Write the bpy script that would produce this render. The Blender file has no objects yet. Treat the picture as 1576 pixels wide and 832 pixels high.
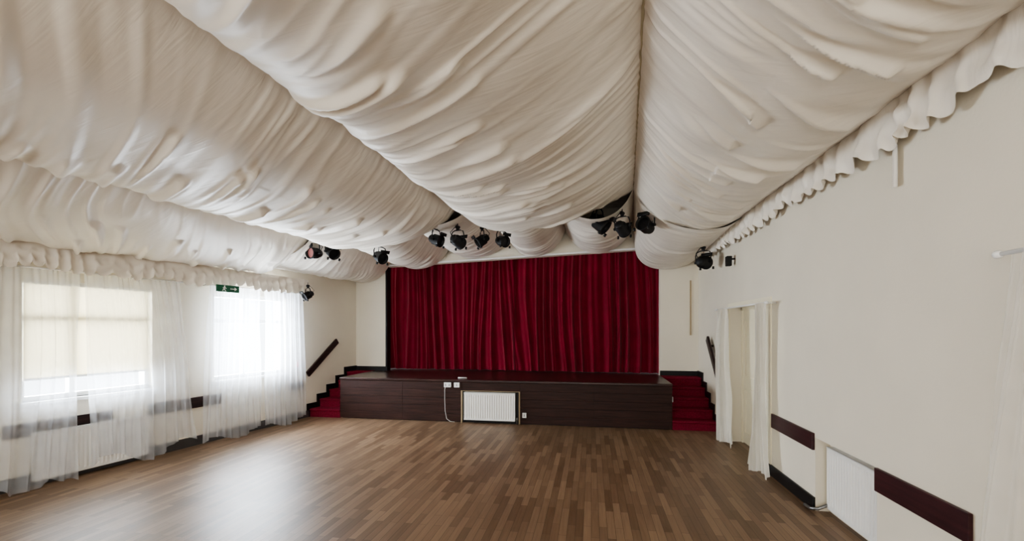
import bpy, bmesh, math, random
from mathutils import Vector, Matrix, noise
random.seed(7)
scene = bpy.context.scene
COL = scene.collection
R = math.radians
try: scene.view_settings.look = 'AgX - Medium High Contrast'
except Exception as e: print("look", e)

# ------------------------------------------------------------------ materials
def newmat(name):
    m = bpy.data.materials.new(name); m.use_nodes = True
    nt = m.node_tree
    b = nt.nodes["Principled BSDF"]
    return m, nt, b

def mat_plain(name, col, rough=0.6, metal=0.0, var=0.08, scale=6.0, bump=0.0, bscale=60.0, sheen=0.0, spec=0.5):
    m, nt, b = newmat(name)
    tc = nt.nodes.new("ShaderNodeTexCoord")
    n = nt.nodes.new("ShaderNodeTexNoise"); n.inputs["Scale"].default_value = scale
    n.inputs["Detail"].default_value = 4
    nt.links.new(tc.outputs["Object"], n.inputs["Vector"])
    cr = nt.nodes.new("ShaderNodeValToRGB")
    c = Vector(col)
    cr.color_ramp.elements[0].position = 0.3; cr.color_ramp.elements[1].position = 0.7
    cr.color_ramp.elements[0].color = (*(c*(1-var)), 1)
    cr.color_ramp.elements[1].color = (*[min(1, x*(1+var)) for x in c], 1)
    nt.links.new(n.outputs["Fac"], cr.inputs["Fac"])
    nt.links.new(cr.outputs["Color"], b.inputs["Base Color"])
    b.inputs["Roughness"].default_value = rough
    b.inputs["Metallic"].default_value = metal
    b.inputs["Specular IOR Level"].default_value = spec
    if sheen: 
        b.inputs["Sheen Weight"].default_value = sheen
    if bump:
        n2 = nt.nodes.new("ShaderNodeTexNoise"); n2.inputs["Scale"].default_value = bscale
        nt.links.new(tc.outputs["Object"], n2.inputs["Vector"])
        bp = nt.nodes.new("ShaderNodeBump"); bp.inputs["Strength"].default_value = bump
        bp.inputs["Distance"].default_value = 0.01
        nt.links.new(n2.outputs["Fac"], bp.inputs["Height"])
        nt.links.new(bp.outputs["Normal"], b.inputs["Normal"])
    return m

def mat_sheer(name, col, transp=0.45, tcol=None):
    m, nt, b = newmat(name)
    nt.nodes.remove(b)
    out = nt.nodes["Material Output"]
    tr = nt.nodes.new("ShaderNodeBsdfTransparent")
    tl = nt.nodes.new("ShaderNodeBsdfTranslucent"); tl.inputs["Color"].default_value = (*(tcol or col), 1)
    df = nt.nodes.new("ShaderNodeBsdfDiffuse"); df.inputs["Color"].default_value = (*col, 1)
    m1 = nt.nodes.new("ShaderNodeMixShader"); m1.inputs[0].default_value = 0.5
    nt.links.new(tl.outputs[0], m1.inputs[1]); nt.links.new(df.outputs[0], m1.inputs[2])
    if transp <= 0:
        nt.links.new(m1.outputs[0], out.inputs[0]); return m
    m2 = nt.nodes.new("ShaderNodeMixShader")
    tc = nt.nodes.new("ShaderNodeTexCoord")
    n = nt.nodes.new("ShaderNodeTexNoise"); n.inputs["Scale"].default_value = 3
    mp = nt.nodes.new("ShaderNodeMapRange")
    mp.inputs["To Min"].default_value = transp-0.1; mp.inputs["To Max"].default_value = transp+0.1
    nt.links.new(tc.outputs["Object"], n.inputs["Vector"])
    nt.links.new(n.outputs["Fac"], mp.inputs["Value"])
    nt.links.new(mp.outputs["Result"], m2.inputs[0])
    nt.links.new(m1.outputs[0], m2.inputs[1]); nt.links.new(tr.outputs[0], m2.inputs[2])
    nt.links.new(m2.outputs[0], out.inputs[0])
    return m

def mat_floor():
    m, nt, b = newmat("wood_strip_floor")
    tc = nt.nodes.new("ShaderNodeTexCoord")
    sep = nt.nodes.new("ShaderNodeSeparateXYZ"); nt.links.new(tc.outputs["Object"], sep.inputs[0])
    cmb = nt.nodes.new("ShaderNodeCombineXYZ")
    nt.links.new(sep.outputs["Y"], cmb.inputs["X"]); nt.links.new(sep.outputs["X"], cmb.inputs["Y"])
    br = nt.nodes.new("ShaderNodeTexBrick")
    br.offset = 0.37; br.offset_frequency = 2; br.squash = 1
    br.inputs["Color1"].default_value = (0.145, 0.088, 0.052, 1)
    br.inputs["Color2"].default_value = (0.27, 0.178, 0.112, 1)
    br.inputs["Mortar"].default_value = (0.05, 0.030, 0.019, 1)
    br.inputs["Scale"].default_value = 1.0
    br.inputs["Mortar Size"].default_value = 0.0013
    br.inputs["Mortar Smooth"].default_value = 0.1
    br.inputs["Bias"].default_value = -0.1
    br.inputs["Brick Width"].default_value = 0.55
    br.inputs["Row Height"].default_value = 0.065
    nt.links.new(cmb.outputs[0], br.inputs["Vector"])
    mp = nt.nodes.new("ShaderNodeMapping"); mp.inputs["Scale"].default_value = (60, 3, 1)
    nt.links.new(tc.outputs["Object"], mp.inputs["Vector"])
    gr = nt.nodes.new("ShaderNodeTexNoise"); gr.inputs["Scale"].default_value = 1; gr.inputs["Detail"].default_value = 5
    nt.links.new(mp.outputs[0], gr.inputs["Vector"])
    gm = nt.nodes.new("ShaderNodeMapRange"); gm.inputs["To Min"].default_value = 0.75; gm.inputs["To Max"].default_value = 1.25
    nt.links.new(gr.outputs["Fac"], gm.inputs["Value"])
    wn = nt.nodes.new("ShaderNodeTexNoise"); wn.inputs["Scale"].default_value = 0.8; wn.inputs["Detail"].default_value = 3
    nt.links.new(tc.outputs["Object"], wn.inputs["Vector"])
    wm = nt.nodes.new("ShaderNodeMapRange"); wm.inputs["To Min"].default_value = 0.85; wm.inputs["To Max"].default_value = 1.15
    nt.links.new(wn.outputs["Fac"], wm.inputs["Value"])
    mu = nt.nodes.new("ShaderNodeMath"); mu.operation = 'MULTIPLY'
    nt.links.new(gm.outputs[0], mu.inputs[0]); nt.links.new(wm.outputs[0], mu.inputs[1])
    vm = nt.nodes.new("ShaderNodeVectorMath"); vm.operation = 'SCALE'
    nt.links.new(br.outputs["Color"], vm.inputs[0]); nt.links.new(mu.outputs[0], vm.inputs["Scale"])
    nt.links.new(vm.outputs[0], b.inputs["Base Color"])
    rr = nt.nodes.new("ShaderNodeMapRange"); rr.inputs["To Min"].default_value = 0.34; rr.inputs["To Max"].default_value = 0.52
    nt.links.new(wn.outputs["Fac"], rr.inputs["Value"]); nt.links.new(rr.outputs[0], b.inputs["Roughness"])
    b.inputs["Specular IOR Level"].default_value = 0.36
    bp = nt.nodes.new("ShaderNodeBump"); bp.inputs["Strength"].default_value = 0.15; bp.inputs["Distance"].default_value = 0.004
    nt.links.new(gr.outputs["Fac"], bp.inputs["Height"]); nt.links.new(bp.outputs[0], b.inputs["Normal"])
    return m

def mat_wood(name, c1, c2, scale=(2, 30, 30), rough=0.35, spec=0.5):
    m, nt, b = newmat(name)
    tc = nt.nodes.new("ShaderNodeTexCoord")
    mp = nt.nodes.new("ShaderNodeMapping"); mp.inputs["Scale"].default_value = scale
    nt.links.new(tc.outputs["Object"], mp.inputs["Vector"])
    n = nt.nodes.new("ShaderNodeTexNoise"); n.inputs["Scale"].default_value = 1; n.inputs["Detail"].default_value = 6
    nt.links.new(mp.outputs[0], n.inputs["Vector"])
    cr = nt.nodes.new("ShaderNodeValToRGB")
    cr.color_ramp.elements[0].position = 0.3; cr.color_ramp.elements[1].position = 0.7
    cr.color_ramp.elements[0].color = (*c1, 1); cr.color_ramp.elements[1].color = (*c2, 1)
    nt.links.new(n.outputs["Fac"], cr.inputs[0]); nt.links.new(cr.outputs[0], b.inputs["Base Color"])
    b.inputs["Roughness"].default_value = rough
    b.inputs["Specular IOR Level"].default_value = spec
    return m

def mat_fabric():
    m, nt, b = newmat("cream_lining_fabric")
    tc = nt.nodes.new("ShaderNodeTexCoord")
    n = nt.nodes.new("ShaderNodeTexNoise"); n.inputs["Scale"].default_value = 1.3; n.inputs["Detail"].default_value = 4
    nt.links.new(tc.outputs["Object"], n.inputs["Vector"])
    cr = nt.nodes.new("ShaderNodeValToRGB")
    cr.color_ramp.elements[0].position = 0.3; cr.color_ramp.elements[1].position = 0.7
    cr.color_ramp.elements[0].color = (0.77, 0.71, 0.62, 1); cr.color_ramp.elements[1].color = (0.85, 0.80, 0.72, 1)
    nt.links.new(n.outputs["Fac"], cr.inputs[0]); nt.links.new(cr.outputs[0], b.inputs["Base Color"])
    b.inputs["Roughness"].default_value = 0.5
    b.inputs["Specular IOR Level"].default_value = 0.4
    mp = nt.nodes.new("ShaderNodeMapping"); mp.inputs["Scale"].default_value = (2.0, 14, 2.0)
    mp.inputs["Rotation"].default_value = (0, 0, 0.35)
    nt.links.new(tc.outputs["Object"], mp.inputs["Vector"])
    n2 = nt.nodes.new("ShaderNodeTexNoise"); n2.inputs["Scale"].default_value = 1; n2.inputs["Detail"].default_value = 3
    n2.inputs["Distortion"].default_value = 0.6
    nt.links.new(mp.outputs[0], n2.inputs["Vector"])
    bp = nt.nodes.new("ShaderNodeBump"); bp.inputs["Strength"].default_value = 0.25; bp.inputs["Distance"].default_value = 0.02
    nt.links.new(n2.outputs["Fac"], bp.inputs["Height"]); nt.links.new(bp.outputs[0], b.inputs["Normal"])
    return m

M_FAB = mat_fabric()
M_FLOOR = mat_floor()
M_WALL = mat_plain("cream_wall_paint", (0.78, 0.72, 0.60), 0.7, var=0.03, scale=1.5, bump=0.1, bscale=40)
M_WHITE = mat_plain("white_gloss_paint", (0.84, 0.83, 0.80), 0.35, var=0.02)
M_CREAM = mat_plain("cream_gloss_paint", (0.86, 0.80, 0.62), 0.4, var=0.02)
M_CEIL = mat_plain("plaster_ceiling", (0.7, 0.66, 0.6), 0.8)
M_DARK = mat_wood("dark_stained_wood", (0.014, 0.008, 0.008), (0.045, 0.02, 0.018), (3, 3, 40), 0.4, 0.3)
M_STAGE = mat_wood("stage_front_wood", (0.020, 0.009, 0.007), (0.052, 0.021, 0.016), (2.5, 30, 30), 0.55, 0.25)
M_DECK = mat_wood("stage_deck_wood", (0.02, 0.009, 0.008), (0.055, 0.024, 0.02), (3, 14, 10), 0.3, 0.4)
M_BLACK = mat_plain("black_gloss_paint", (0.012, 0.011, 0.012), 0.4, spec=0.3)
M_MAROON = mat_wood("mahogany_rail", (0.03, 0.008, 0.010), (0.06, 0.017, 0.02), (30, 3, 30), 0.4, 0.3)
M_CARPET = mat_plain("red_carpet", (0.20, 0.017, 0.036), 0.95, var=0.25, scale=45, bump=0.6, bscale=250, spec=0.1)
M_VELVET = mat_plain("crimson_velvet", (0.18, 0.008, 0.022), 0.8, var=0.15, scale=3, bump=0.15, bscale=150, sheen=0.1, spec=0.12)
M_SHEER = mat_sheer("white_voile", (0.90, 0.93, 0.98), 0.62)
M_SHEER2 = mat_sheer("ivory_voile", (0.92, 0.90, 0.84), 0.18)
M_SHEER3 = mat_sheer("thin_ivory_voile", (0.92, 0.90, 0.86), 0.55)
M_BLIND = mat_sheer("cream_roller_blind", (0.78, 0.72, 0.54), 0.0, (0.19, 0.16, 0.10))
M_METAL = mat_plain("black_metal", (0.010, 0.010, 0.011), 0.5, 0.0, spec=0.3)
M_STEEL = mat_plain("worn_steel", (0.3, 0.3, 0.3), 0.4, 0.9)
M_LENS = mat_plain("lamp_lens_glass", (0.012, 0.012, 0.014), 0.3, spec=0.3)
M_LENSP = mat_plain("pink_gel", (0.5, 0.2, 0.2), 0.2)
M_PINE = mat_plain("pale_pine", (0.36, 0.27, 0.16), 0.5)
M_GREEN = mat_plain("sign_green", (0.01, 0.10, 0.05), 0.4)
M_RED = mat_plain("alarm_red", (0.6, 0.02, 0.02), 0.4)
M_PLASTIC = mat_plain("white_plastic", (0.8, 0.8, 0.78), 0.3)
M_SEAM = mat_plain("seam_tape", (0.50, 0.44, 0.30), 0.8)
M_GREY = mat_plain("grey_skirting", (0.06, 0.057, 0.057), 0.5)

def mat_glass():
    m, nt, b = newmat("window_glass"); nt.nodes.remove(b)
    out = nt.nodes["Material Output"]
    tr = nt.nodes.new("ShaderNodeBsdfTransparent"); gl = nt.nodes.new("ShaderNodeBsdfGlossy")
    gl.inputs["Roughness"].default_value = 0.05
    lw = nt.nodes.new("ShaderNodeLayerWeight"); lw.inputs[0].default_value = 0.1
    mx = nt.nodes.new("ShaderNodeMixShader")
    nt.links.new(lw.outputs["Fresnel"], mx.inputs[0])
    nt.links.new(tr.outputs[0], mx.inputs[1]); nt.links.new(gl.outputs[0], mx.inputs[2])
    nt.links.new(mx.outputs[0], out.inputs[0])
    return m
M_GLASS = mat_glass()

# ------------------------------------------------------------------ geometry helpers
class MB:
    """mesh builder"""
    def __init__(s): s.v = []; s.f = []; s.m = []
    def box(s, x0, x1, y0, y1, z0, z1, mi=0):
        b = len(s.v)
        s.v += [(x0,y0,z0),(x1,y0,z0),(x1,y1,z0),(x0,y1,z0),(x0,y0,z1),(x1,y0,z1),(x1,y1,z1),(x0,y1,z1)]
        for q in [(0,3,2,1),(4,5,6,7),(0,1,5,4),(1,2,6,5),(2,3,7,6),(3,0,4,7)]:
            s.f.append(tuple(b+i for i in q)); s.m.append(mi)
        return s
    def tube(s, pts, r, n=10, mi=0):
        pts = [Vector(p) for p in pts]; b = len(s.v)
        rs = r if isinstance(r, (list, tuple)) else [r]*len(pts)
        up = None
        for i, p in enumerate(pts):
            d = (pts[min(i+1, len(pts)-1)] - pts[max(i-1, 0)])
            if d.length < 1e-9: d = Vector((0,0,1))
            d.normalize()
            if up is None or abs(up.dot(d)) > 0.95:
                up = Vector((0,0,1)) if abs(d.z) < 0.9 else Vector((1,0,0))
            a = d.cross(up).normalized(); c = d.cross(a).normalized()
            for k in range(n):
                t = 2*math.pi*k/n
                s.v.append(tuple(p + (a*math.cos(t)+c*math.sin(t))*rs[i]))
        for i in range(len(pts)-1):
            for k in range(n):
                s.f.append((b+i*n+k, b+i*n+(k+1)%n, b+(i+1)*n+(k+1)%n, b+(i+1)*n+k)); s.m.append(mi)
        s.f.append(tuple(b+k for k in range(n))[::-1]); s.m.append(mi)
        e = b+(len(pts)-1)*n
        s.f.append(tuple(e+k for k in range(n))); s.m.append(mi)
        return s
    def prism(s, poly, a0, a1, axis='x', mi=0):
        b = len(s.v); n = len(poly)
        for a in (a0, a1):
            for p in poly:
                s.v.append((a, p[0], p[1]) if axis == 'x' else ((p[0], a, p[1]) if axis == 'y' else (p[0], p[1], a)))
        s.f.append(tuple(b+i for i in range(n))[::-1]); s.m.append(mi)
        s.f.append(tuple(b+n+i for i in range(n))); s.m.append(mi)
        for i in range(n):
            s.f.append((b+i, b+(i+1)%n, b+n+(i+1)%n, b+n+i)); s.m.append(mi)
        return s
    def grid(s, fn, nu, nv, mi=0):
        b = len(s.v)
        for i in range(nu+1):
            for j in range(nv+1):
                s.v.append(tuple(fn(i/nu, j/nv)))
        for i in range(nu):
            for j in range(nv):
                a = b+i*(nv+1)+j
                s.f.append((a, a+1, a+nv+2, a+nv+1)); s.m.append(mi)
        return s
    def obj(s, name, mats, M=None, parent=None, smooth=False, bevel=0, loc=None):
        me = bpy.data.meshes.new(name)
        vs = s.v
        if M is not None: vs = [tuple(M @ Vector(p)) for p in vs]
        if loc is not None:
            L = Vector(loc); vs = [tuple(Vector(p)-L) for p in vs]
        me.from_pydata(vs, [], s.f)
        if not isinstance(mats, (list, tuple)): mats = [mats]
        for m in mats: me.materials.append(m)
        for p, mi in zip(me.polygons, s.m):
            p.material_index = mi; p.use_smooth = smooth
        bm = bmesh.new(); bm.from_mesh(me); bmesh.ops.recalc_face_normals(bm, faces=bm.faces); bm.to_mesh(me); bm.free()
        o = bpy.data.objects.new(name, me); COL.objects.link(o)
        if loc is not None: o.location = loc
        if parent: o.parent = parent
        if bevel:
            md = o.modifiers.new("bev", 'BEVEL'); md.width = bevel; md.segments = 2; md.limit_method = 'ANGLE'
        return o

def tag(o, label, cat, group=None, kind=None):
    o["label"] = label; o["category"] = cat
    if group: o["group"] = group
    if kind: o["kind"] = kind
    return o
def struct(o, label=None, cat=None):
    o["kind"] = "structure"
    if label: o["label"] = label
    if cat: o["category"] = cat
    return o
def empty(name, loc=(0,0,0), M=None):
    o = bpy.data.objects.new(name, None); o.empty_display_size = 0.1
    COL.objects.link(o); o.location = loc
    return o

# left wall local frame: local x = into the room, local y = along the wall
SL = 0.1455
LW = Matrix.Translation((-6.324, 0, 0)) @ Matrix.Rotation(-math.atan(SL), 4, 'Z')
K = math.sqrt(1+SL*SL)
def wx(Y): return -6.324 + SL*Y

# ------------------------------------------------------------------ room shell
YB = -3.2
struct(MB().box(-7.4, 2.25, YB-0.2, 11.2, -0.1, 0).obj("floor", M_FLOOR), "brown wood strip dance floor with satin varnish", "floor")
struct(MB().box(-7.4, 2.6, YB-0.2, 11.2, 4.0, 4.1).obj("ceiling", M_CEIL), "plain ceiling above the fabric lining", "ceiling")

W1 = (3.75*K, 5.0*K); W2 = (5.85*K, 7.18*K); ZW0, ZW1 = 0.88, 2.17
m = MB(); T = -0.25
m.box(T, 0, YB*K, W1[0], 0, 4); m.box(T, 0, W1[1], W2[0], 0, 4); m.box(T, 0, W2[1], 9.3*K, 0, 4)
for w in (W1, W2):
    m.box(T, 0, w[0], w[1], 0, ZW0); m.box(T, 0, w[0], w[1], ZW1, 4)
struct(m.obj("wall_left", M_WALL, LW), "cream painted wall with two windows", "wall")

D1 = (5.6, 7.1); D2 = (1.0, 2.25); ZD = 1.95; N = (3.63, 4.53); ZN = 0.66
m = MB(); X0, X1 = 2.0, 2.25
m.box(X0, X1, YB, D2[0], 0, 4); m.box(X0, X1, D2[1], N[0], 0, 4); m.box(X0, X1, N[1], D1[0], 0, 4); m.box(X0, X1, D1[1], 9.3, 0, 4)
for d in (D1, D2): m.box(X0, X1, d[0], d[1], ZD, 4)
m.box(X0, X1, N[0], N[1], ZN, 4); m.box(X0+0.12, X1, N[0], N[1], 0, ZN)
struct(m.obj("wall_right", M_WALL), "cream painted wall with doorway and radiator niche", "wall")

OX0, OX1 = -4.3, 1.3; OZL, OZR = 2.96, 3.19
m = MB()
m.box(-5.4, OX0, 9.1, 9.25, 0, 4); m.box(OX1, 2.25, 9.1, 9.25, 0, 4)
m.prism([(OX0, OZL), (OX1, OZR), (OX1, 4.0), (OX0, 4.0)], 9.1, 9.25, 'y')
struct(m.obj("wall_far", M_WALL), "cream end wall framing the stage opening", "wall")
struct(MB().box(-5.4, 2.25, 11.0, 11.2, 0, 4).obj("wall_stage", M_GREY), "dark wall behind the stage", "wall")
m = MB(); yr0, yr1 = YB-0.2, YB
rw = [(-5.9, -4.1), (-3.2, -1.4), (-0.5, 1.3)]  # invented openings in the unseen rear wall, made to hold the fill lights
xs = [-7.2] + [x for w in rw for x in w] + [2.25]
for i in range(0, len(xs), 2): m.box(xs[i], xs[i+1], yr0, yr1, 0, 4)
for w in rw: m.box(w[0], w[1], yr0, yr1, 0, 0.8); m.box(w[0], w[1], yr0, yr1, 2.5, 4)
struct(m.obj("wall_rear", M_WALL), "unseen cream wall with three openings added for fill lights", "wall")

def window(idx, w, mull, label, transom=1.76):
    y0, y1 = w; m = MB(); a, b = -0.14, -0.07; t = 0.05
    m.box(a, b, y0, y0+t, ZW0, ZW1); m.box(a, b, y1-t, y1, ZW0, ZW1)
    m.box(a, b, y0, y1, ZW0, ZW0+t); m.box(a, b, y0, y1, ZW1-t, ZW1)
    m.box(a, b, y0, y1, transom-0.03, transom+0.03)
    for q in mull: m.box(a, b, y0+(y1-y0)*q-0.025, y0+(y1-y0)*q+0.025, ZW0, ZW1)
    m.box(-0.07, 0.05, y0-0.04, y1+0.04, ZW0-0.035, ZW0)
    o = m.obj("window_%d" % idx, M_WHITE, LW); struct(o, label, "window")
    g = MB().box(-0.108, -0.102, y0+t, y1-t, ZW0+t, ZW1-t).obj("glass_pane", M_GLASS, LW, parent=o)
    return o
window(1, W1, (0.36,), "white framed window behind cream blind")
window(2, W2, (0.42,), "white framed window, bright daylight outside")

rb = empty("roller_blind", LW @ Vector((-0.03, W1[0]+0.02, ZW1)))
tag(rb, "cream translucent roller blind pulled most of the way down", "blind")
Li = Matrix.Translation(-rb.location)
MB().grid(lambda u, v: (-0.04+0.003*math.sin(u*40), W1[0]+0.03+u*(W1[1]-W1[0]-0.06), 1.12+v*(ZW1-0.04-1.12)), 40, 8).obj("blind_fabric", M_BLIND, Li@LW, rb, True)
MB().tube([(-0.04, W1[0]+0.02, ZW1-0.03), (-0.04, W1[1]-0.02, ZW1-0.03)], 0.022).obj("roller", M_PLASTIC, Li@LW, rb, True)
MB().box(-0.048, -0.032, W1[0]+0.03, W1[1]-0.03, 1.10, 1.125).obj("bottom_bar", M_PLASTIC, Li@LW, rb)

struct(MB().box(0, 0.02, YB*K, 7.70*K, 0, 0.13).obj("baseboard_left", M_GREY, LW, bevel=0.004), "dark grey skirting", "baseboard")
m = MB(); m.box(1.98, 2.0, N[1], D1[0], 0, 0.12); m.box(1.98, 2.0, D1[1], 7.73, 0, 0.12); m.box(1.98, 2.0, D2[1], N[0], 0, 0.12); m.box(1.98,2.0,YB,D2[0],0,.12)
struct(m.obj("baseboard_right", M_BLACK, bevel=0.004), "black gloss skirting", "baseboard")
m = MB(); m.box(-5.02, OX0, 9.08, 9.1, 0.75, 0.84); m.box(OX1, 2.0, 9.08, 9.1, 0.75, 0.84)
struct(m.obj("baseboard_far", M_BLACK), "black gloss skirting above the stage landings", "baseboard")

YS = [7.73, 7.99, 8.25, 8.51, 8.77, 9.1]; RISE = 0.15
def stepped_trim(M=None, k=1.0, sgn=1):
    m = MB()
    for i in range(5):
        zt = RISE*(i+1)
        xa, xb = (0, 0.02)
        m.box(xa, xb, YS[i]*k-0.03, YS[i+1]*k, zt-0.02, zt+0.10)
        m.box(xa+0.0005, xb-0.0005, YS[i]*k-0.07, YS[i]*k+0.02, zt-RISE, zt+0.10)
    return m
struct(stepped_trim(k=K).obj("trim_1", M_BLACK, LW), "black stepped skirting beside the carpeted stairs", "trim")
struct(stepped_trim().obj("trim_2", M_BLACK, Matrix.Translation((1.98, 0, 0))), "black stepped skirting beside the carpeted stairs", "trim")
m = MB(); m.prism([(OX0-0.02, OZL), (OX1+0.02, OZR), (OX1+0.02, OZR+0.035), (OX0-0.02, OZL+0.035)], 9.06, 9.1, 'y')
struct(m.obj("trim_3", M_WHITE), "white edge above the stage opening", "trim")
struct(MB().box(OX0-0.02, OX0+0.015, 9.085, 9.26, 0.75, OZL).obj("trim_4", M_BLACK), "black edge of stage opening", "trim")

# ------------------------------------------------------------------ stage
SX0, SX1, SY, SZ = -4.57, 1.30, 7.73, 0.75
stage = empty("stage", ((SX0+SX1)/2, SY+1.5, 0))
tag(stage, "raised timber stage with dark boarded front and polished deck", "stage")
SLo = Matrix.Translation(-stage.location)
MB().box(SX0+0.035, SX1-0.035, SY+0.03, 11.0, 0.0, SZ-0.04).obj("stage_body", M_BLACK, SLo, stage)
m = MB(); rx0, rx1, rz = -2.25, -1.21, 0.56
segs = [(-4.57, -3.35), (-3.35, rx0), (rx0, rx1), (rx1, 0.05), (0.05, 1.30)]
for (a, b) in segs:
    nb = 5; bh = 0.70/nb
    for i in range(nb):
        z0, z1 = 0.01+i*bh, 0.01+(i+1)*bh
        if (a, b) == (rx0, rx1):
            if z1 <= rz: continue
            z0 = max(z0, rz)
        m.box(a+0.001, b-0.001, SY, SY+0.03, z0+0.001, z1-0.001)
m.obj("stage_front", M_STAGE, SLo, stage, bevel=0.0015)
for (xa, xb) in ((SX1-0.03, SX1), (SX0, SX0+0.03)):
    m = MB()
    for i in range(5):
        z0 = 0.01+i*0.14
        m.box(xa, xb, SY+0.032, 9.1, z0+0.001, z0+0.1395)
    m.obj("stage_side", M_STAGE, SLo, stage)
MB().box(SX0, SX1, SY-0.03, 11.0, SZ-0.04, SZ).obj("stage_deck", M_DECK, SLo, stage, bevel=0.008)
m = MB(); m.box(rx0-0.005, rx0+0.018, SY-0.012, SY+0.02, 0, rz); m.box(rx1-0.018, rx1+0.005, SY-0.012, SY+0.02, 0, rz)
m.box(rx0+0.018, rx1-0.018, SY-0.008, SY+0.02, rz-0.008, rz)
m.obj("recess_frame", M_PINE, SLo, stage)["label"] = "pale wood strips framing the radiator"

def stairs(side):
    cx = (-4.87 if side == 'l' else 1.65)
    root = empty("staircase", (cx, 8.4, 0))
    tag(root, "red carpeted steps with black skirting beside the stage", "stairs", "stage steps")
    L = Matrix.Translation(-root.location)
    for i in range(5):
        z1 = RISE*(i+1); y0, y1 = YS[i], YS[i+1]
        if side == 'l':
            xa0, xa1, xb = wx(y0)+0.022, wx(y1)+0.022, SX0-0.001
        else:
            xa0 = xa1 = SX1+0.001; xb = 1.979
        m = MB()
        z0 = 0
        m.v = [(xa0,y0,z0),(xb,y0,z0),(xb,y1,z0),(xa1,y1,z0),(xa0,y0,z1),(xb,y0,z1),(xb,y1,z1),(xa1,y1,z1)]
        for q in [(0,3,2,1),(4,5,6,7),(0,1,5,4),(1,2,6,5),(2,3,7,6),(3,0,4,7)]: m.f.append(q); m.m.append(0)
        m.tube([(xa0+0.002, y0-0.004, z1-0.018), (xb-0.002, y0-0.004, z1-0.018)], 0.018, 8)
        m.obj("step", M_CARPET, L, root)
stairs('l'); stairs('r')

def handrail(pA, pB, M, label):
    (ya, za), (yb, zb) = pA, pB
    d = Vector((0, yb-ya, zb-za)); L = d.length; d.normalize(); nrm = Vector((0, -d.z, d.y))
    root = empty("handrail", M @ Vector((0.05, (ya+yb)/2, (za+zb)/2)))
    tag(root, label, "handrail")
    Li = Matrix.Translation(-root.location)
    m = MB(); h = 0.055
    P = [Vector((0, ya, za)), Vector((0, yb, zb))]
    poly = [P[0]-nrm*h, P[1]-nrm*h, P[1]+nrm*h, P[0]+nrm*h]
    m.prism([(p.y, p.z) for p in poly], 0.045, 0.085)
    m.obj("rail", M_DARK, Li@M, root, bevel=0.006)
    for q in (0.2, 0.8):
        c = P[0].lerp(P[1], q)
        MB().tube([(0.0, c.y, c.z), (0.046, c.y, c.z)], 0.02).obj("bracket", M_BLACK, Li@M, root, True)
handrail((7.62*K, 0.80), (8.42*K, 1.40), LW, "dark wooden handrail board sloping up beside steps")
MR = Matrix.Translation((2.0, 0, 0)) @ Matrix.Scale(-1, 4, Vector((1, 0, 0)))
handrail((7.50, 0.88), (8.15, 1.48), MR, "dark wooden handrail board sloping up beside steps")

def dado(x0, x1, y0, y1, z0, z1, M, mat, label):
    c = Vector(((x0+x1)/2, (y0+y1)/2, z0))
    if M: c = M @ c
    o = MB().box(x0, x1, y0, y1, z0, z1).obj("wall_rail", mat, M, bevel=0.005, loc=c)
    tag(o, label, "wall rail", "dark protective wall rails"); return o
dado(1.975, 2.0, 4.54, 5.50, 0.545, 0.70, None, M_MAROON, "dark mahogany board fixed along cream wall")
dado(1.975, 2.0, 2.80, 3.62, 0.50, 0.665, None, M_MAROON, "dark mahogany board fixed along cream wall")
dado(0, 0.025, 3.6*K, 4.55*K, 0.53, 0.67, LW, M_DARK, "dark board on wall seen through voile curtain")
dado(0, 0.025, 4.95*K, 5.95*K, 0.53, 0.68, LW, M_DARK, "dark board on wall between two windows")
dado(0, 0.025, 7.25*K, 7.58*K, 0.55, 0.68, LW, M_DARK, "short dark board on wall beside the steps")

# ------------------------------------------------------------------ radiators
def radiator(w, h, label, M):
    loc = M @ Vector((0, 0, 0))
    root = empty("radiator", loc); tag(root, label, "radiator")
    Li = Matrix.Translation(-loc)
    n = int(w/0.04)
    m = MB()
    def f(u, v):
        x = (u-0.5)*w
        ph = abs(((u*n) % 1)-0.5)*2
        g = 0.012*(1 if ph > 0.55 else (0 if ph < 0.3 else (ph-0.3)/0.25))
        e = min(v, 1-v)
        if e < 0.06: g = 0.012
        return (x, -g*0.7, 0.06+v*(h-0.06))
    m.grid(f, n*8, 20)
    m.box(-w/2, w/2, 0.002, 0.05, 0.06, h)
    m.obj("panel", M_WHITE, Li@M, root)
    m = MB()
    for i in range(int(w/0.03)):
        m.box(-w/2+0.01+i*0.03, -w/2+0.028+i*0.03, -0.012, 0.05, h+0.001, h+0.008)
    m.box(-w/2, w/2, -0.012, -0.009, h-0.006, h+0.009); m.box(-w/2, w/2, 0.047, 0.05, h-0.006, h+0.009)
    m.obj("grille", M_WHITE, Li@M, root)
    m = MB()
    m.tube([(w/2-0.01, 0.02, 0.09), (w/2+0.03, 0.02, 0.09), (w/2+0.032, 0.02, 0.0)], 0.009, 8)
    m.tube([(w/2+0.032, 0.02, 0.07), (w/2+0.032, 0.02, 0.12)], 0.016, 10)
    m.obj("valve", M_STEEL, Li@M, root, True)
    return root
radiator(0.90, 0.53, "white panel radiator set into the stage front", Matrix.Translation((-1.735, SY-0.065, 0)))
radiator(0.74, 0.60, "white panel radiator set in a low wall niche", Matrix.Translation((2.06, 4.07, 0)) @ Matrix.Rotation(R(-90), 4, 'Z'))
radiator(1.1, 0.55, "white panel radiator under the window behind voile", LW @ Matrix.Translation((0.085, 4.35*K, 0)) @ Matrix.Rotation(R(90), 4, 'Z'))

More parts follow.
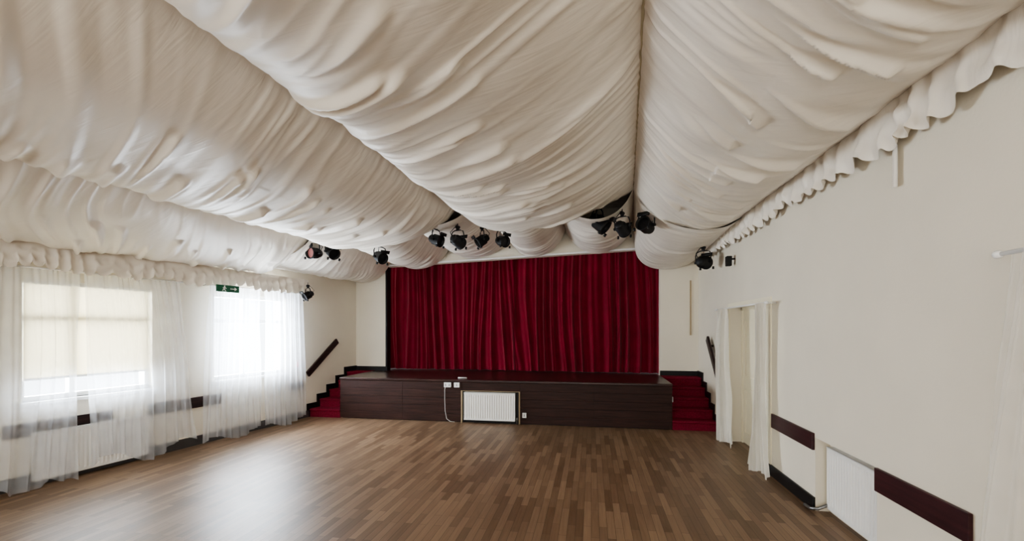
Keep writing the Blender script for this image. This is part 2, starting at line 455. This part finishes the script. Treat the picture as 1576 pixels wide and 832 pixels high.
# ------------------------------------------------------------------ doors in right wall
def door(idx, d, label):
    m = MB(); y0, y1 = d
    x = 2.17
    m.box(x, x+0.04, y0+0.04, (y0+y1)/2-0.003, 0.01, ZD-0.04)
    m.box(x, x+0.04, (y0+y1)/2+0.003, y1-0.04, 0.01, ZD-0.04)
    for a, b in ((y0+0.04, (y0+y1)/2), ((y0+y1)/2, y1-0.04)):
        for z0, z1 in ((0.15, 0.8), (0.95, 1.78)):
            for (ya, yb, za, zb) in ((a+.1, b-.1, z0, z0+.02), (a+.1, b-.1, z1-.02, z1), (a+.1, a+.12, z0, z1), (b-.12, b-.1, z0, z1)):
                m.box(x-0.012, x, ya, yb, za, zb)
    m.box(x-0.02, x+0.05, y0, y0+0.04, 0, ZD); m.box(x-0.02, x+0.05, y1-0.04, y1, 0, ZD); m.box(x-0.02, x+0.05, y0, y1, ZD-0.04, ZD)
    m.box(1.985, 2.0, y0-0.06, y0, 0, ZD+0.06); m.box(1.985, 2.0, y1, y1+0.06, 0, ZD+0.06); m.box(1.985, 2.0, y0, y1, ZD, ZD+0.06)
    o = m.obj("door_%d" % idx, M_CREAM); struct(o, label, "door")
    MB().tube([(x-0.005, (y0+y1)/2-0.06, 1.0), (x-0.05, (y0+y1)/2-0.06, 1.0), (x-0.05, (y0+y1)/2-0.16, 1.0)], 0.009).obj("door_handle", M_STEEL, None, o, True)
door(1, D1, "cream double door in recess between voile curtains")
door(2, D2, "cream double door in recess")

# ------------------------------------------------------------------ curtains
def fbm(x, y, z=0): return noise.noise(Vector((x, y, z)))

def curtain(name, fn_edges, ztop, hem, amp, nfold, mat, label, cat, M=None, seed=0, group=None, nu=260, nv=50, x0=0.0):
    zt = ztop if callable(ztop) else (lambda u: ztop)
    def f(u, v):
        ya, yb = fn_edges(v)
        y = ya+(yb-ya)*u
        zb = hem(u); z = zb+(zt(u)-zb)*v
        ph = u*nfold + 0.55*fbm(u*nfold*0.35, v*0.8, seed) * 1.6
        a = amp*(0.55+0.45*(1-v))*(0.7+0.8*fbm(u*nfold*0.5, v*1.2, seed+5))
        x = a*math.sin(ph*2*math.pi) + amp*0.3*math.sin(ph*4.4*math.pi+1.3+2*v) + 0.6*amp*fbm(u*5, v*2, seed+9)
        y += 0.35*a*math.cos(ph*2*math.pi)
        return (x0+x, y, z)
    o0 = (M @ Vector((x0, sum(fn_edges(0.0))/2, 0))) if M else Vector((x0, sum(fn_edges(0.0))/2, 0))
    o = MB().grid(f, nu, nv).obj(name, mat, M, smooth=True, loc=o0)
    tag(o, label, cat, group)
    return o

MC = Matrix(((0, 1, 0, 0), (-1, 0, 0, 9.47), (0, 0, 1, 0), (0, 0, 0, 1)))
curtain("stage_curtain", lambda v: (-4.42, -1.50), 3.3, lambda u: 0.765+0.004*math.sin(u*60), 0.065, 14, M_VELVET,
        "deep crimson velvet stage curtain hanging in long folds", "curtain", MC, 3, "stage curtains", 700, 24)
curtain("stage_curtain", lambda v: (-1.56, 1.45), 3.3, lambda u: 0.765+0.004*math.sin(u*60), 0.06, 15, M_VELVET,
        "deep crimson velvet stage curtain hanging in long folds", "curtain", MC, 11, "stage curtains", 700, 24, x0=0.10)

def rod(y0, y1, z, x, M, label):
    c = Vector((x, (y0+y1)/2, z)); c = M @ c
    m = MB(); m.tube([(x, y0, z), (x, y1, z)], 0.011)
    for y, s in ((y0, -1), (y1, 1)):
        m.tube([(x, y, z), (x, y+s*0.012, z), (x, y+s*0.03, z), (x, y+s*0.045, z)], [0.012, 0.02, 0.02, 0.006])
    root = empty("curtain_rod", c); tag(root, label, "curtain rod")
    Li = Matrix.Translation(-c)
    m.obj("pole", M_WHITE, Li@M, root, True)
    for y in (y0+0.06, y1-0.06):
        MB().tube([(0, y, z), (x, y, z)], 0.008, 8).obj("bracket", M_WHITE, Li@M, root, True)

rod(3.0*K, 5.35*K, 2.27, 0.17, LW, "white curtain pole above the window")
rod(5.62*K, 7.42*K, 2.27, 0.17, LW, "white curtain pole above the window")
hem1 = lambda u: 0.03+0.03*math.sin(u*17)+0.02*math.sin(u*41)
curtain("voile_curtain", lambda v: ((2.9+0.15*v)*K, (4.10+0.02*v)*K), 2.26, hem1, 0.04, 8, M_SHEER,
        "sheer white voile curtain puddling on the floor", "curtain", LW, 21, "voile window curtains", 240, 60, x0=0.20)
curtain("voile_curtain", lambda v: ((4.22-0.06*v)*K, (5.42-0.22*v)*K), 2.26, lambda u: 0.10+0.09*math.sin(u*9), 0.04, 8, M_SHEER,
        "sheer white voile curtain reaching the floor", "curtain", LW, 31, "voile window curtains", 240, 60, x0=0.20)
curtain("voile_curtain", lambda v: ((5.5+0.12*v)*K, (6.48)*K), 2.26, lambda u: 0.05+0.05*math.sin(u*8), 0.04, 7, M_SHEER,
        "sheer white voile curtain reaching the floor", "curtain", LW, 41, "voile window curtains", 220, 60, x0=0.20)
curtain("voile_curtain", lambda v: (6.54*K, (7.42-0.08*v)*K), 2.26, lambda u: 0.05+0.05*math.sin(u*7+1), 0.04, 7, M_SHEER,
        "sheer white voile curtain reaching the floor", "curtain", LW, 51, "voile window curtains", 220, 60, x0=0.20)

rod(5.35, 7.3, 1.93, 0.13, MR, "thin white curtain pole above the doorway")
curtain("voile_curtain", lambda v: (5.24+0.12*v+0.10*math.sin(v*math.pi), 5.88-0.22*v-0.14*math.sin(v*math.pi)), 1.93, lambda u: 0.03+0.04*math.sin(u*6), 0.05, 6, M_SHEER2,
        "ivory voile curtain gathered at the doorway side", "curtain", MR, 61, "voile doorway curtains", 160, 60, x0=0.14)
curtain("voile_curtain", lambda v: (6.50+0.30*v+0.1*math.sin(v*math.pi), 7.26-0.04*v), 1.93, lambda u: 0.04+0.04*math.sin(u*6), 0.045, 6, M_SHEER2,
        "ivory voile curtain gathered at the doorway side", "curtain", MR, 71, "voile doorway curtains", 160, 60, x0=0.14)
rod(0.9, 2.50, 2.0, 0.10, MR, "thin white curtain pole above the doorway")
curtain("voile_curtain", lambda v: (1.9+0.1*v, 2.72-0.27*v), 2.0, lambda u: 0.03+0.03*math.sin(u*6), 0.025, 5, M_SHEER3,
        "thin ivory voile curtain beside the doorway", "curtain", MR, 81, "voile doorway curtains", 160, 60, x0=0.10)

# ------------------------------------------------------------------ ceiling drapes
def interp(tt, ks, vs):
    n = len(ks)
    for i in range(n-1):
        if tt <= ks[i+1] or i == n-2:
            break
    h = ks[i+1]-ks[i]; s = (tt-ks[i])/h
    def slope(j):
        if j == 0: return (vs[1]-vs[0])/(ks[1]-ks[0])
        if j == n-1: return (vs[-1]-vs[-2])/(ks[-1]-ks[-2])
        return (vs[j+1]-vs[j-1])/(ks[j+1]-ks[j-1])
    m0, m1 = slope(i)*h, slope(i+1)*h
    s2, s3 = s*s, s*s*s
    return (2*s3-3*s2+1)*vs[i]+(s3-2*s2+s)*m0+(-2*s3+3*s2)*vs[i+1]+(s3-s2)*m1

def smooth(a, b, x):
    x = max(0, min(1, (x-a)/(b-a))); return x*x*(3-2*x)

def drape(ctrl, y0, y1, yn, yf, seed, label, ny, nt=64, amp=1.0, group="ceiling lining swags", skew=0.8, lobes=0, ldir=1):
    ks = [c[0] for c in ctrl]
    xs_n = [c[1] for c in ctrl]; xs_f = [c[2] for c in ctrl]; zs_n = [c[3] for c in ctrl]; zs_f = [c[4] for c in ctrl]
    pre = []
    for j in range(nt+1):
        t = j/nt
        pre.append((interp(t, ks, xs_n), interp(t, ks, xs_f), interp(t, ks, zs_n), interp(t, ks, zs_f)))
    rnd = random.Random(seed*13+5)
    LB = []
    for i in range(lobes):
        yc = -1.2 + (i+rnd.random()*0.9)*(7.0/max(1, lobes)) - skew*0.5
        LB.append((yc, rnd.uniform(0.34, 0.72), rnd.uniform(0.25, 0.5), rnd.uniform(0.03, 0.075), rnd.uniform(0.03, 0.065)))
    def f(u, v):
        j = int(round(v*nt)); t = v
        Y = y0+(y1-y0)*u
        w = (Y-yn)/(yf-yn); w = max(-0.4, min(1.0, w))
        a, b, c, d = pre[j]
        X = a+(b-a)*w; Z = c+(d-c)*w
        env = math.sin(math.pi*min(1, max(0, t)))**0.6 if 0 < t < 1 else 0
        yy = Y - skew*t*(1+0.3*t) + 0.22*fbm(Y*0.9, t*1.6, seed+2)
        n1 = fbm(yy*1.7, t*0.5, seed+10)
        # creases: valleys pinched in, not just bulges
        n2 = fbm(yy*3.2, t*0.9, seed+20)
        r2 = max(0, 1-abs(n2)*4.5)
        m2 = smooth(-0.2, 0.30, fbm(Y*1.1, t*1.6, seed+40))
        n3 = fbm(yy*7.0, t*1.2, seed+30)
        r3 = max(0, 1-abs(n3)*3.6)
        m3 = smooth(-0.15, 0.35, fbm(Y*1.6, t*2.0, seed+44))
        n5 = fbm(yy*14.0, t*1.6, seed+33)
        edge = 1-smooth(0.0, 0.28, min(t, 1-t))
        dz = -(0.05*n1*env + 0.036*r2*(0.15+0.95*m2)*env + 0.020*r3*(0.15+m3)*(0.35+env)*0.8 + 0.014*n3*edge + 0.008*n5*(edge+0.3*m3))
        for (yc, tc_, L, W, A) in LB:
            q = yy-yc
            if q < -0.4 or q > 0.4: continue
            e = (tc_+L-t)/L if ldir > 0 else (t-(tc_-L*0.5))/L
            if e <= 0 or e >= 1: continue
            wd_ = W*(0.3+0.9*e)
            b_ = q/wd_
            prof = math.exp(-b_*b_*1.2) if b_ < 0 else math.exp(-b_*b_*6.0)
            dz -= A*prof*smooth(0, 0.7, e)*(1-smooth(0.90, 1.0, e))
        dz -= 0.05*fbm(Y*0.55, t*1.2, seed+50)*env
        return (X + dz*0.3*amp*(1 if t > 0.5 else -0.2), Y, Z+dz*amp)
    c = Vector(((pre[0][0]+pre[-1][0])/2, (y0+y1)/2, pre[nt//2][2]))
    o = MB().grid(f, ny, nt).obj("ceiling_drape", M_FAB, smooth=True, loc=c)
    tag(o, label, "ceiling drape", group)
    return o

YE = 6.35; Yn, Yf = 0.0, 6.3
drape([(0, .10, .56, 3.55, 3.53), (.1, -.02, .42, 3.42, 3.44), (.3, -.40, .08, 3.19, 3.28), (.5, -.85, -.38, 3.03, 3.14),
       (.7, -1.32, -.85, 2.97, 3.07), (.85, -1.70, -1.28, 2.97, 3.06), (.94, -1.92, -1.62, 3.08, 3.15), (1, -2.0, -1.93, 3.32, 3.36)],
      YB, YE, Yn, Yf, 1, "long cream fabric swag beside the ridge seam", 820, 120, lobes=30)
drape([(0, -2.0, -1.93, 3.32, 3.36), (.1, -2.12, -2.08, 3.16, 3.19), (.35, -2.5, -2.55, 2.88, 2.97), (.6, -2.95, -3.15, 2.71, 2.90),
       (.8, -3.35, -3.7, 2.62, 2.89), (.92, -3.62, -4.0, 2.71, 2.94), (1, -3.75, -4.25, 2.98, 3.10)],
      YB, YE, Yn, Yf, 2, "long cream fabric swag with gathered folds", 820, 100, lobes=28)
drape([(0, -3.75, -4.25, 2.98, 3.10), (.1, -3.9, -4.33, 2.84, 2.95), (.35, -4.4, -4.52, 2.65, 2.78), (.6, -5.0, -4.8, 2.51, 2.64),
       (.8, -5.55, -5.05, 2.45, 2.56), (.92, -5.95, -5.22, 2.46, 2.55), (1, -6.27, -5.38, 2.54, 2.60)],
      YB, YE, Yn, Yf, 3, "long cream fabric swag running above the windows", 820, 100, lobes=28)
drape([(0, .10, .56, 3.55, 3.53), (.1, .22, .64, 3.40, 3.38), (.3, .55, .86, 3.18, 3.15), (.5, .9, 1.12, 3.06, 3.04),
       (.7, 1.3, 1.42, 3.00, 2.98), (.88, 1.68, 1.72, 3.03, 3.01), (1, 1.96, 1.96, 3.16, 3.12)],
      YB, YE, Yn, Yf, 4, "long cream fabric swag between ridge seam and frill", 820, 100, lobes=26, ldir=-1, skew=0.7)
bat = [(0.79, 3.60), (-0.5, 3.58), (-1.63, 3.47), (-2.87, 3.34), (-4.13, 3.18)]
bel_ = [3.12, 3.10, 3.06, 2.90]
for i in range(4):
    (xa, za), (xb, zb) = bat[i], bat[i+1]; zb_ = bel_[i]
    xan = 0.56 if i == 0 else xa; zan = 3.53 if i == 0 else za
    c = []
    for t in (0, .12, .3, .5, .7, .88, 1):
        s = (math.sin(math.pi*t))**0.8 if 0 < t < 1 else 0
        zl = za+(zb-za)*t; zln = zan+(zb-zan)*t
        dd = (zb_-(za+zb)/2)*s
        bow = 0.04*math.sin(2*math.pi*t)
        c.append((t, xan+(xb-xan)*t+bow, xa+(xb-xa)*t+bow, zln+dd+0.06*s, zl+dd))
    drape(c, 6.28, 9.03, 6.3, 9.0, 10+i, "short cream fabric swag in front of stage opening", 220, 48, 0.7, skew=0.3)
drape([(0, -4.13, -4.13, 3.18, 3.18), (.2, -4.25, -4.25, 2.96, 2.92), (.5, -4.6, -4.5, 2.74, 2.68), (.8, -5.05, -4.8, 2.63, 2.62), (1, -5.38, -5.02, 2.66, 2.72)],
      6.28, 9.03, 6.3, 9.0, 15, "short cream fabric swag near the corner by the steps", 220, 48, 0.7, skew=0.3)
drape([(0, .56, .79, 3.55, 3.6), (.15, .66, .85, 3.3, 3.1), (.4, .95, 1.08, 3.05, 2.84), (.65, 1.35, 1.45, 2.95, 2.78), (.88, 1.72, 1.78, 2.98, 2.85), (1, 1.96, 1.97, 3.1, 2.98)],
      6.28, 9.03, 6.3, 9.0, 16, "cream fabric swag near the corner by the steps", 220, 48, 0.8, skew=0.4)
o = MB().tube([(0.10+0.073*y, y, 3.54) for y in (-3.2, -1, 1, 3, 5, 6.3)], 0.014, 8).obj("seam_tape", M_SEAM, smooth=True, loc=(0.3, 2, 3.545))
tag(o, "beige gathered seam running along the fabric ridge", "fabric seam")

def frill(y0, y1, z0, z1, M, label, seed, x0, amp, per, flare=0.05):
    n = int((y1-y0)*60)
    def f(u, v):
        y = y0+(y1-y0)*u
        p = y/per + 0.9*fbm(y*1.3, seed)
        s = p % 1.0
        saw = (s/0.7 if s < 0.7 else (1-s)/0.3)
        saw = saw*saw*(3-2*saw)
        k = (1-v)
        a = amp*(0.7+1.1*fbm(y*2.1, 1.0, seed+9))
        x = x0 + a*(saw-0.5)*(0.25+k) + flare*k + 0.03*fbm(y*4, v*3, seed+3) + 0.016*fbm(y*13, v*3, seed+4)
        zz = z0 + 0.08*fbm(y*2.5, seed+7) + 0.05*(saw-0.5) + 0.02*fbm(y*12, seed+8)
        return (x, y+0.02*k*math.sin(p*6.28), zz+(z1-zz)*v)
    c = M @ Vector((x0, (y0+y1)/2, z0))
    o = MB().grid(f, n, 14).obj("fabric_frill", M_FAB, M, smooth=True, loc=c)
    tag(o, label, "frill"); return o
frill(-3.0, 8.3, 2.85, 3.17, MR, "gathered cream fabric frill along the ceiling edge", 5, 0.07, 0.05, 0.20, 0.03)
frill(-3.0, 7.45*K, 2.27, 2.52, LW, "gathered cream fabric valance above the windows", 6, 0.24, 0.025, 0.13, 0.03)
o = MB().grid(lambda u, v: (1.97+0.006*math.sin(u*9), 3.36+0.055*u, 2.58+0.30*v), 6, 6).obj("fabric_tie", M_FAB, smooth=True, loc=(1.97, 3.39, 2.58))
tag(o, "short cream fabric tie hanging under the frill", "fabric tie")

# ------------------------------------------------------------------ stage lights
def lathe(prof, n=20):
    m = MB()
    for i, (y, r) in enumerate(prof):
        for k in range(n):
            a = 2*math.pi*k/n; m.v.append((r*math.cos(a), y, r*math.sin(a)))
    for i in range(len(prof)-1):
        for k in range(n):
            m.f.append((i*n+k, i*n+(k+1)%n, (i+1)*n+(k+1)%n, (i+1)*n+k)); m.m.append(0)
    return m
root0 = empty("stage_light")
hm = lathe([(0.13, 0.0), (0.13, 0.05), (0.11, 0.065), (0.06, 0.07), (0.05, 0.088), (-0.08, 0.092), (-0.085, 0.1), (-0.10, 0.1), (-0.10, 0.085), (-0.04, 0.08)])
hm.box(-0.11, -0.088, -0.12, -0.095, -0.1, -0.06); hm.box(0.088, 0.11, -0.12, -0.095, -0.1, -0.06)
hm.box(-0.085, 0.085, -0.112, -0.10, 0.095, 0.15)
hous0 = hm.obj("lamp_housing", M_METAL, None, root0, False, 0.0)
for p in hous0.data.polygons: p.use_smooth = len(p.vertices) == 4 and p.area < 0.01
lens0 = lathe([(-0.062, 0.0), (-0.066, 0.04), (-0.06, 0.08)]).obj("lens", M_LENS, None, hous0, True)
yk = MB(); pts = [(-0.115, 0, 0), (-0.118, 0, 0.10), (-0.10, 0, 0.15), (-0.05, 0, 0.17), (0.05, 0, 0.17), (0.10, 0, 0.15), (0.118, 0, 0.10), (0.115, 0, 0)]
yk.tube(pts, 0.009, 8); yk.tube([(-0.13, 0, 0), (-0.085, 0, 0)], 0.02, 10); yk.tube([(0.085, 0, 0), (0.13, 0, 0)], 0.02, 10)
yoke0 = yk.obj("yoke", M_METAL, None, root0, False)
cl = MB(); cl.box(-0.02, 0.02, -0.015, 0.015, 0.165, 0.20); cl.tube([(0, -0.03, 0.22), (0, 0.03, 0.22)], 0.028, 10); cl.tube([(0, 0, .2), (0, 0, .30)], .008, 8)
cl.tube([(0.02, 0.09, 0.02), (0.05, 0.12, 0.12), (0.02, 0.06, 0.2), (0.0, 0.0, 0.25)], 0.006, 6)
clamp0 = cl.obj("clamp", M_METAL, None, root0, False)
lights = [
 (0.12, 6.60, 3.15, 70, 40, 1.2, "large black profile spotlight aimed sideways along the ceiling"),
 (0.42, 6.45, 3.03, 150, 20, 0.95, "black stage spotlight hanging from the ceiling"),
 (0.74, 6.45, 3.05, -35, -15, 1.05, "black stage spotlight hanging from the ceiling"),
 (-1.28, 6.5, 2.92, 50, 15, 0.85, "black stage spotlight hanging below the fabric"),
 (-1.58, 6.5, 2.94, -60, 35, 0.85, "black stage spotlight hanging below the fabric"),
 (-1.95, 6.5, 2.94, 160, 15, 0.95, "black stage spotlight hanging below the fabric"),
 (-2.28, 6.5, 2.97, 75, 20, 0.9, "black stage spotlight turned sideways below the fabric"),
 (-3.18, 6.50, 2.74, 60, 25, 0.9, "black stage spotlight hanging below the fabric"),
 (-3.98, 6.5, 2.84, 60, 30, 0.95, "black stage spotlight tilted beside a pink lensed one"),
 (-4.28, 6.5, 2.83, -15, 5, 0.95, "black stage spotlight with pink coloured lens"),
 (-4.90, 7.25, 2.23, -30, 30, 0.75, "small black spotlight fixed near the window corner"),
 (1.72, 7.5, 2.68, 140, 0, 1.05, "black stage spotlight beside the frill"),
]
protos = [root0, hous0, lens0, yoke0, clamp0]
for i, (x, y, z, rz_, tl, sc, lab) in enumerate(lights):
    if i == 0: r, h, l, yk_, c_ = protos
    else:
        r = root0.copy(); h = hous0.copy(); l = lens0.copy(); yk_ = yoke0.copy(); c_ = clamp0.copy()
        for q in (r, h, l, yk_, c_): COL.objects.link(q)
        h.parent = r; l.parent = h; yk_.parent = r; c_.parent = r
    r.location = (x, y, z); r.rotation_euler = (0, 0, R(rz_)); r.scale = (sc, sc, sc)
    h.rotation_euler = (R(tl), 0, 0)
    tag(r, lab, "stage light", "stage spotlights")
    if "pink" in lab and "pink lensed" not in lab:
        l.data = l.data.copy(); l.data.materials[0] = M_LENSP; l["label"] = "pink coloured lens"

# ------------------------------------------------------------------ small items
def speaker(c, M, label):
    w = M @ Vector(c); root = empty("wall_speaker", w); tag(root, label, "speaker")
    Li = Matrix.Translation(-w)
    x, y, z = c
    m = MB(); m.prism([(y-0.04, z-0.07), (y+0.04, z-0.07), (y+0.05, z+0.07), (y-0.05, z+0.07)], x, x+0.07)
    m.obj("cabinet", M_METAL, Li@M, root, bevel=0.008)
    MB().tube([(0, y, z+0.03), (x+0.01, y, z+0.03)], 0.012).obj("bracket", M_METAL, Li@M, root, True)
speaker((0.06, 7.08*K, 2.30), LW, "small black box speaker on wall bracket")
speaker((0.05, 6.87, 2.60), MR, "small black box speaker on wall bracket")

ys = 5.80*K; zc_ = 2.22; sx = 0.315
sg = MB().box(sx, sx+0.02, ys-0.18, ys+0.18, zc_-0.05, zc_+0.05).obj("exit_sign", M_GREEN, LW, loc=LW@Vector((sx, ys, zc_)), bevel=0.004)
tag(sg, "green emergency exit sign with running figure and arrow", "exit sign")
xf0, xf1 = sx+0.021, sx+0.023
def stroke(pm, a, b, w=0.010):
    a = Vector(a); b = Vector(b); d = (b-a).normalized(); n_ = Vector((-d.y, d.x))*w/2
    pm.prism([tuple(a-n_), tuple(b-n_), tuple(b+n_), tuple(a+n_)], xf0, xf1)
SGI = Matrix.Translation(-sg.location)@LW
pm = MB(); cy = ys-0.06
pm.prism([(cy+0.010*math.cos(t*math.pi/4), zc_+0.032+0.010*math.sin(t*math.pi/4)) for t in range(8)], xf0, xf1)
stroke(pm, (cy, zc_+0.024), (cy-0.008, zc_-0.008), 0.015); stroke(pm, (cy-0.008, zc_-0.008), (cy+0.02, zc_-0.036)); stroke(pm, (cy-0.008, zc_-0.008), (cy-0.035, zc_-0.032))
stroke(pm, (cy, zc_+0.016), (cy+0.028, zc_)); stroke(pm, (cy, zc_+0.016), (cy-0.028, zc_+0.005))
pm.obj("running_figure", M_PLASTIC, SGI, sg)
pm = MB(); ay = ys+0.08
pm.prism([(ay-0.05, zc_-0.006), (ay+0.02, zc_-0.006), (ay+0.02, zc_-0.026), (ay+0.058, zc_), (ay+0.02, zc_+0.026), (ay+0.02, zc_+0.006), (ay-0.05, zc_+0.006)], xf0, xf1)
pm.obj("arrow", M_PLASTIC, SGI, sg)
MB().box(0, sx, ys-0.01, ys+0.01, zc_+0.0, zc_+0.012).obj("bracket", M_PLASTIC, SGI, sg)

c = LW @ Vector((0.02, 7.47*K, 1.0)); cp = empty("fire_alarm_call_point", c); tag(cp, "small red fire alarm call point on wall", "fire alarm")
Li = Matrix.Translation(-c)
MB().box(0, 0.035, 7.47*K-0.045, 7.47*K+0.045, 0.955, 1.045).obj("case", M_RED, Li@LW, cp, bevel=0.005)
MB().box(0.035, 0.038, 7.47*K-0.025, 7.47*K+0.025, 0.975, 1.02).obj("glass_window", M_PLASTIC, Li@LW, cp)

def socket(x, z, w, dbl, label, M=Matrix.Identity(4), y=SY):
    c = M @ Vector((x, y, z)); root = empty("power_socket", c); tag(root, label, "socket", "stage sockets")
    Li = Matrix.Translation(-c)
    MB().box(x-w/2, x+w/2, y-0.025, y, z-0.043, z+0.043).obj("face_plate", M_PLASTIC, Li@M, root, bevel=0.004)
    for q in ((-0.25, 0.25) if dbl else (0,)):
        m = MB(); cx = x+q*w
        m.box(cx-0.004, cx+0.004, y-0.0265, y-0.025, z-0.009, z+0.022)
        m.box(cx-0.014, cx+0.014, y-0.0265, y-0.025, z-0.015, z-0.009)
        m.obj("pin_slots", M_BLACK, Li@M, root)
    MB().box(x-0.006, x+0.006, y-0.029, y-0.0255, z+0.026, z+0.038).obj("switch", M_PLASTIC, Li@M, root)
socket(-2.50, 0.655, 0.13, True, "white double socket with cable plugged in")
socket(-2.33, 0.655, 0.10, False, "white single socket on dark stage front")
socket(-1.13, 0.16, 0.07, False, "small grey socket low on stage front")
MS = Matrix.Translation((SX1, 0, 0)) @ Matrix.Rotation(R(90), 4, 'Z')
socket(7.86, 0.48, 0.085, False, "white socket on stage side panel", MS, y=-0.0)
o = MB().tube([(-2.53, SY-0.03, 0.64), (-2.54, SY-0.05, 0.58), (-2.545, SY-0.035, 0.4), (-2.54, SY-0.03, 0.2), (-2.51, SY-0.035, 0.06), (-2.44, SY-0.04, 0.015), (-2.36, SY-0.045, 0.01)], 0.004, 8).obj("power_cable", M_PLASTIC, smooth=True, loc=(-2.53, SY-0.03, 0.0))
tag(o, "thin white cable hanging from socket to floor", "cable")
o = MB().tube([(-2.36, 7.9, SZ+0.012), (-2.30, 7.91, SZ+0.012), (-2.2, 7.9, SZ+0.012)], 0.012, 8).obj("cable_connector", M_PLASTIC, smooth=True, loc=(-2.3, 7.9, SZ))
tag(o, "small pale cable connector lying on stage edge", "connector")
o = MB().box(1.845, 1.87, 9.08, 9.1, 1.52, 2.56).obj("wooden_batten", M_PINE, bevel=0.003, loc=(1.857, 9.09, 1.52))
tag(o, "narrow upright wooden strip fixed to cream wall", "wooden strip")
o = MB().tube([(0.012, 7.35*K, 2.3), (0.012, 7.35*K, 1.0)], 0.008, 8).obj("cable_conduit", M_PLASTIC, LW, smooth=True, loc=LW@Vector((0.012, 7.35*K, 1.0)))
tag(o, "thin white vertical cable conduit on wall", "conduit")
o = MB().tube([(1.95, 4.62, 0.02), (1.95, 4.5, 0.03), (1.98, 4.44, 0.05), (2.06, 4.44, 0.09)], 0.014, 10).obj("heating_pipe", M_STEEL, smooth=True, loc=(1.95, 4.5, 0.0))
tag(o, "grey heating pipe at the foot of the niche", "pipe")

# ------------------------------------------------------------------ light
def area(name, loc, direction, sx, sy, power, col):
    l = bpy.data.lights.new(name, 'AREA'); l.shape = 'RECTANGLE'; l.size = sx; l.size_y = sy; l.energy = power; l.color = col
    o = bpy.data.objects.new(name, l); COL.objects.link(o); o.location = loc
    o.rotation_euler = Vector(direction).to_track_quat('-Z', 'Y').to_euler(); return o
nin = (LW.to_3x3() @ Vector((1, 0, 0)))
for i, w in enumerate((W1, W2)):
    area("window_daylight", LW @ Vector((-0.32, (w[0]+w[1])/2, (ZW0+ZW1)/2)), nin, 1.3, 1.3, (300, 360)[i], (0.84, 0.92, 1.0))
for w, e in zip(rw, (25, 65, 85)):
    area("rear_fill_light", ((w[0]+w[1])/2, YB-0.1, 1.65), (0, 1, 0), 1.8, 1.7, e, (1.0, 0.95, 0.87))  # added fill lamps behind the camera, brightening the hall from out of view

wd = bpy.data.worlds.new("daylight"); scene.world = wd; wd.use_nodes = True
bg = wd.node_tree.nodes["Background"]; bg.inputs[0].default_value = (0.85, 0.93, 1.0, 1); bg.inputs[1].default_value = 5.0

# ------------------------------------------------------------------ camera
cd = bpy.data.cameras.new("camera"); cam = bpy.data.objects.new("camera", cd); COL.objects.link(cam)
cd.sensor_width = 36; cd.lens = 700/1576*36; cd.shift_y = 89/1576; cd.clip_start = 0.05
cam.location = (0, 0, 1.65); cam.rotation_euler = (R(90), 0, math.atan(122/700))
scene.camera = cam
